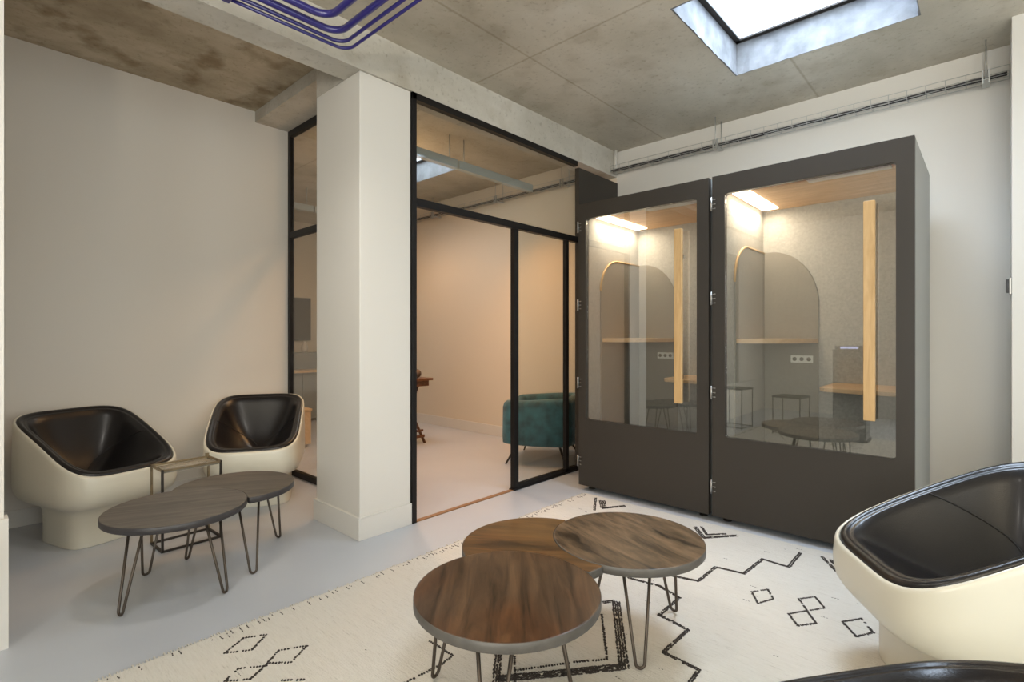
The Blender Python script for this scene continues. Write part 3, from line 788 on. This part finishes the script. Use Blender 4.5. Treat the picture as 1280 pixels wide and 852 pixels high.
# ------------------------------------------------------------------ blue tubular light near the ceiling
t = thing('tubular_pendant', 'nested ultramarine blue bent tubes hanging under the ceiling beam', 'ceiling fixture', (-1.55, .9, HC), 0)
zz = 2.80-HC
for dx, dy, r, cr in ((-2.575, 1.475, .0085, .07), (-2.53, 1.425, .0095, .07), (-2.462, 1.36, .017, .085), (-2.375, 1.262, .0175, .085)):
    x = dx+1.55; y = dy-.9; pts = [(x, -.35 if r < .01 else -.9, zz)]
    if r < .01: pts[0] = (x, .02-.9+.85, zz)
    for k in range(9):
        a_ = PI-PI/2*k/8; pts.append((x+cr+cr*cos(a_), y-cr+cr*sin(a_), zz))
    pts.append((1.0, y, zz))
    # return leg further along the room
    MB().tube(pts, r, 12).build('tube', M['blue'], t)
c = MB(); c.box(-1.04, -.78, -.05, -.015, zz-.016, zz+.016); c.build('clamp', M['blue'], t, .004)
for x, y in ((-.90, -.033), (-.2, .5), (.9, .5)):
    MB().tube([(x, y, zz-.0), (x, y, 0)], .004, 8).build('suspension_rod', M['blue'], t)
for x in (.9, -.2): MB().box(x-.02, x+.02, .33, .60, zz-.016, zz+.016).build('clamp', M['blue'], t, .004)

# ------------------------------------------------------------------ meeting room contents
# linear lamps
lin = thing('linear_pendant', 'grey linear ceiling lamp hanging on rods in the meeting room', 'ceiling lamp', (-3.74, 3.30, HC), 0, 'linear lamps')
for y0, y1 in ((-1.05, -.02), (.0, 1.08)): MB().box(-.03, .03, y0, y1, -.30, -.22).build('housing', M['grey_lamp'], lin, .004)
for y in (-.10, .08): MB().tube([(0, y, -.22), (0, y, 0)], .006, 8).build('suspension_rod', M['galv'], lin)
q = copy_tree(lin); q.location = (-6.4, 3.2, HC); q['label'] = 'second grey linear lamp, seen through the narrow left screen'
# teal armchair
hx, hy = -3.36, 4.13
t = thing('tub_armchair', 'teal velvet tub armchair with thin dark legs behind the glass', 'armchair', (hx, hy, 0), math.radians(-64.5))
def U(rad, n=28, d=.02, open_=.9):
    out = []
    for k in range(n+1):
        a_ = -open_/2*PI*1.25+PI*1.25*open_*k/n
        out.append((rad*sin(a_), rad*.92*cos(a_)*-1))
    return out
oz = .19; o_, i_ = .385, .265
rings = []
for k in range(33):
    a_ = math.radians(-145+290*k/32); s_, c_ = sin(a_), cos(a_)
    ht = .635+.025*c_; q_ = max(abs(s_), abs(c_))**.55; s_ /= q_; c_ /= q_
    prof = []
    for (f, z) in ((1., oz+.02), (1.01, oz+.08), (1., ht-.06), (.97, ht-.02), (.90, ht), (.80, ht), (.73, ht-.02), (.70, ht-.06), (.68, .40), (.68, oz+.02), (.9, oz)):
        prof.append((o_*f*s_, o_*f*c_, z))
    rings.append(prof)
MB().loft(rings).build('back_and_arms', M['velvet'], t, .0)
c = MB(); P = [(x, y) for x, y in rrect(.29, .30, .14, 8, 0, -.06)]
c.loft([[(x*.96, y*.96, oz+.01) for x, y in P], [(x, y, oz+.03) for x, y in P], [(x, y, .42) for x, y in P], [(x*.97, y*.97, .445) for x, y in P], [(x*.8, y*.8, .455) for x, y in P]])
c.build('seat', M['velvet'], t)
for sx, sy in ((-1,-1),(1,-1),(-1,1),(1,1)):
    MB().tube([(sx*.2, sy*.2, oz+.02), (sx*.33, sy*.30, 0)], [.014, .008], 10).build('leg', M['dark_iron'], t)
# trestle desk just inside, left
lx, ly = FL(528.4, 553.7)
t = thing('trestle_desk', 'reddish wooden trestle desk partly hidden behind the pillar', 'desk', (lx, ly, 0))
MB().box(-.95, .07, -.45, .10, .735, .76).build('desktop', M['brown_wood'], t, .003)
MB().box(-.90, .04, -.40, .06, .67, .735).build('apron', M['brown_wood'], t, .003)
for X in (0., -.85):
    for s_ in (1, -1):
        MB().tube([(X, .03 if s_ > 0 else -.38, 0), (X-.03, -.30 if s_ > 0 else -.05, .67)], .017, 8).build('leg', M['brown_wood'], t)
    MB().box(X-.012, X+.012, -.36, .02, .07, .10).box(X-.012, X+.012, -.34, .0, .14, .165).build('stretcher', M['brown_wood'], t)
MB().box(-.85, 0, -.20, -.17, .07, .10).build('stretcher', M['brown_wood'], t)
# round ornament on the desk
o = MB(); R = []
for k in range(1, 12):
    a_ = PI*k/12; R.append([(.055*sin(a_)*cos(2*PI*j/20), .055*sin(a_)*sin(2*PI*j/20), .055-.053*cos(a_)) for j in range(20)])
o.loft(R); q = o.build('round_ornament', plain('mottled_brown', (.12, .075, .045), .4, var=.6, vscale=30)); q.location = (lx-.05, ly-.05, .76)
tag(q, 'small mottled brown ball ornament on the trestle desk corner', 'ornament')
# cabinet, screen and pouf glimpsed through the left screen
cxx, cyy = W(-2.55, 6.3)
t = thing('wall_screen', 'dark wall screen glimpsed through the narrow left glass', 'screen', (XF+.02, 4.11, 1.18))
MB().box(-.02, .05, -.95, .0, 0, .70).build('casing', M['kiosk'], t, .004); MB().box(.05, .054, -.93, -.02, .02, .68).build('display', M['screen'], t)
t = thing('low_cabinet', 'grey cabinet with wooden top glimpsed through the left glass', 'cabinet', (-7.6, 3.5, 0))
MB().box(-.3, .25, -.8, .75, .04, .72).build('body', M['grey_front'], t, .004); MB().box(-.3, .05, -.8, .75, .755, 1.0).build('upper_box', M['grey_front'], t, .004); MB().box(-.31, .30, -.81, .76, .72, .755).build('worktop', M['oak_shelf'], t, .002)
for y in (-.78, -.39, .0, .36): MB().box(.25, .262, y, y+.38, .08, .76).build('door', M['grey_front'], t, .002)
for i, (y, r_, h_, cc, lb) in enumerate(((0.50, .05, .16, (.6, .5, .38), 'cream vase on the grey cabinet'), (.72, .07, .11, (.45, .26, .16), 'terracotta bowl on the grey cabinet'), (.95, .05, .17, (.55, .52, .46), 'pale bottle on the grey cabinet'))):
    o = MB(); o.loft([[(r_*f*cos(2*PI*j/20), r_*f*sin(2*PI*j/20), h_*z) for j in range(20)] for f, z in ((.7, 0), (1, .3), (.95, .6), (.5, .85), (.55, 1))])
    q = o.build(('vase', 'bowl', 'bottle')[i], plain('glaze'+str(i), cc, .4)); q.location = (-7.70, 2.75+y*1.0, 1.0); tag(q, lb, ('vase', 'bowl', 'bottle')[i])
pxx, pyy = W(-2.50, 5.05*1.15)
t = thing('wooden_chest', 'light wooden chest glimpsed beside the second lounge chair', 'chest', (-5.95, 2.55, 0))
MB().box(-.28, .28, -.25, .25, .03, .40).build('body', M['oak_shelf'], t, .006); MB().box(-.29, .29, -.26, .26, .40, .43).build('lid', M['oak_shelf'], t, .004)
# warm shaded lamp added to the meeting room as an unseen light source
def pendant(x, y, label, z=2.35):
    t = thing('added_shade_pendant', label, 'ceiling lamp', (x, y, HC), 0, 'warm shade pendants')
    R = [[(r_*cos(2*PI*j/28), r_*sin(2*PI*j/28), zz_-HC) for j in range(28)] for r_, zz_ in ((.16, z), (.15, z+.05), (.09, z+.15), (.03, z+.19))]
    MB().loft(R, False, True).build('lamp_shade', M['brass'], t)
    MB().tube([(0, 0, z+.18-HC), (0, 0, 0)], .004, 8).build('cord', M['cable'], t)
    rr_ = [[(.035*sin(PI*k/10)*cos(2*PI*j/16), .035*sin(PI*k/10)*sin(2*PI*j/16), z+.06-.035*cos(PI*k/10)-HC) for j in range(16)] for k in range(1, 10)]
    MB().loft(rr_).build('bulb', emit('bulb_'+label[:3], (1, .72, .42), 6), t)
pendant(-5.55, 3.35, 'warm brass shade pendant over the desk, hidden behind the pillar')

# ------------------------------------------------------------------ things behind the camera, seen mirrored in the booth glass
c = MB()
x0_ = jx+.002
for k in range(14): c.box(x0_, x0_+.02, jy-.12-k*.10-.092, jy-.12-k*.10, .53, 2.5)
o = c.build('grooved_panelling', M['panel']); tag(o, 'grooved greige panelling on the near left wall, mirrored in the glass', 'wall panelling')
def stool(x, y, label, h, s_=.17):
    t = thing('wire_stool', label, 'stool', (x, y, RZ), .1, 'wire stools')
    MB().box(-s_, s_, -s_, s_, h-.02, h).build('seat', M['stool'], t, .003)
    for sx in (-1, 1):
        for sy in (-1, 1): MB().tube([(sx*(s_-.01), sy*(s_-.01), h-.02), (sx*(s_-.01), sy*(s_-.01), 0)], .006, 8).build('leg', M['stool'], t)
    c = MB(); a_ = s_-.01; c.tube([(-a_, -a_, .02), (a_, -a_, .02), (a_, a_, .02), (-a_, a_, .02)], .005, 6, True); c.build('foot_ring', M['stool'], t)
stool(-2.55, -.22, 'taller olive wire stool behind the left edge, mirrored in the booth glass', .54)
stool(-1.86, -.22, 'lower olive wire stool behind the camera, mirrored in the booth glass', .48)
t = thing('air_purifier', 'grey air purifier with woven grille and lit display, mirrored in the glass', 'air purifier', (-1.22, -.28, RZ))
MB().box(-.17, .17, -.14, .14, .03, 1.08).build('casing', M['kiosk'], t, .01); MB().box(-.18, .18, -.15, .15, 0, .03).build('plinth', M['cable'], t)
MB().box(-.15, .15, -.14, .13, 1.08, 1.12).build('head', M['kiosk'], t, .01)
MB().box(-.12, .12, .14, .146, .68, .98).build('woven_grille', M['weave'], t); MB().box(-.09, .09, .131, .135, 1.087, 1.113).build('display', M['display'], t)

t = thing('added_uplighter', 'tall black floor uplighter added for ceiling fill, outside the picture', 'floor lamp', (1.9, -1.7, 0))  # invented lamp behind the camera, added to brighten the ceiling
MB().tube([(0, 0, 0), (0, 0, .025)], .15, 32).build('base', M['black_steel'], t); MB().tube([(0, 0, .02), (0, 0, 1.66)], .012, 10).build('pole', M['black_steel'], t)
MB().loft([[(r_*cos(2*PI*j/28), r_*sin(2*PI*j/28), z_) for j in range(28)] for r_, z_ in ((.03, 1.64), (.12, 1.68), (.19, 1.77), (.185, 1.77), (.11, 1.69), (.02, 1.66))], True, True).build('bowl_shade', M['black_steel'], t)
# ------------------------------------------------------------------ lights
def area(name, loc, rot, sx, sy, power, col, spread=180):
    d = bpy.data.lights.new(name, 'AREA'); d.shape = 'RECTANGLE'; d.size = sx; d.size_y = sy; d.energy = power; d.color = col
    d.spread = math.radians(spread)
    o = bpy.data.objects.new(name, d); COL.objects.link(o); o.location = loc; o.rotation_euler = rot; return o
def point(name, loc, power, col, r=.05):
    d = bpy.data.lights.new(name, 'POINT'); d.energy = power; d.color = col; d.shadow_soft_size = r
    o = bpy.data.objects.new(name, d); COL.objects.link(o); o.location = loc; return o
area('skylight_daylight', ((SX0+SX1)/2, (SY0+SY1)/2, HC+.60), (0,0,0), .95, .95, 46, (.68, .82, 1.), 125)
area('meeting_skylight_daylight', ((QX0+QX1)/2, (QY0+QY1)/2, HC+.60), (0,0,0), .95, .95, 18, (.80, .90, 1.))
area('added_window_light', ((wx0+wx1)/2, YB-.12, (wz0+wz1)/2), (-PI/2, 0, PI), wx1-wx0, wz1-wz0, 170, (1., .96, .92))  # fill light behind the added back window
area('added_side_window_light', (XR+.12, .2, 1.55), (0, PI/2, 0), 2.35, 4.7, 138, (1., .98, .95))  # fill light behind the added right-hand window
area('added_uplighter_fill', (1.9, -1.7, 1.78), (PI, 0, 0), .3, .3, 190, (1., .90, .74))  # upward fill from the added floor lamp
for x, y in ((-2.25, .95), (-1.2, .55)):  # downlights added to brighten the left side of the room
    d = bpy.data.lights.new('added_left_spot', 'SPOT'); d.energy = 42; d.color = (1., .94, .86); d.spot_size = math.radians(150); d.spot_blend = 1.; d.shadow_soft_size = .10
    o = bpy.data.objects.new('added_left_spot', d); COL.objects.link(o); o.location = (x, y, 2.74)
point('added_pendant_bulb', (-5.55, 3.35, 2.33), 30, (1., .58, .27), .06)  # source inside the added, unseen pendant
point('added_meeting_glow', (-4.3, 3.0, 2.6), 10, (1., .62, .31), .12)  # warm fill added in mid-air, no lamp hangs here
for y in (2.6, 3.3, 4.0):  # warm downlights added for the meeting room floor; the grey housings look unlit
    d = bpy.data.lights.new('added_meeting_spot', 'SPOT'); d.energy = 62; d.color = (1., .50, .19); d.spot_size = math.radians(125); d.spot_blend = .9; d.shadow_soft_size = .08
    o = bpy.data.objects.new('added_meeting_spot', d); COL.objects.link(o); o.location = (-3.74, y, 2.80)
for x0 in (-2.477, -1.382):
    area('booth_led', (x0+.14, YF+.47, 2.20), (0,0,0), .08, .60, 6.5, (1., .82, .60))
w = bpy.data.worlds.new('World'); bpy.context.scene.world = w; w.use_nodes = True
w.node_tree.nodes['Background'].inputs[0].default_value = (.80, .90, 1., 1); w.node_tree.nodes['Background'].inputs[1].default_value = 1.5

# ------------------------------------------------------------------ camera
cd = bpy.data.cameras.new('camera'); cam = bpy.data.objects.new('camera', cd); COL.objects.link(cam)
cam.location = (0, 0, CAMH); cam.rotation_euler = (PI/2, 0, TH)
cd.sensor_width = 36; cd.lens = FOC/1280*36; cd.shift_y = -6/1280; cd.clip_start = .02
sc = bpy.context.scene; sc.camera = cam
sc.view_settings.view_transform = 'Standard'; sc.view_settings.look = 'None'; sc.view_settings.gamma = 1
sc.view_settings.use_curve_mapping = False; sc.view_settings.exposure = 0.0
sc.cycles.use_denoising = True; sc.cycles.max_bounces = 12; sc.cycles.diffuse_bounces = 6; sc.cycles.transparent_max_bounces = 16
sc.cycles.sample_clamp_indirect = 6; sc.cycles.caustics_reflective = False; sc.cycles.caustics_refractive = False
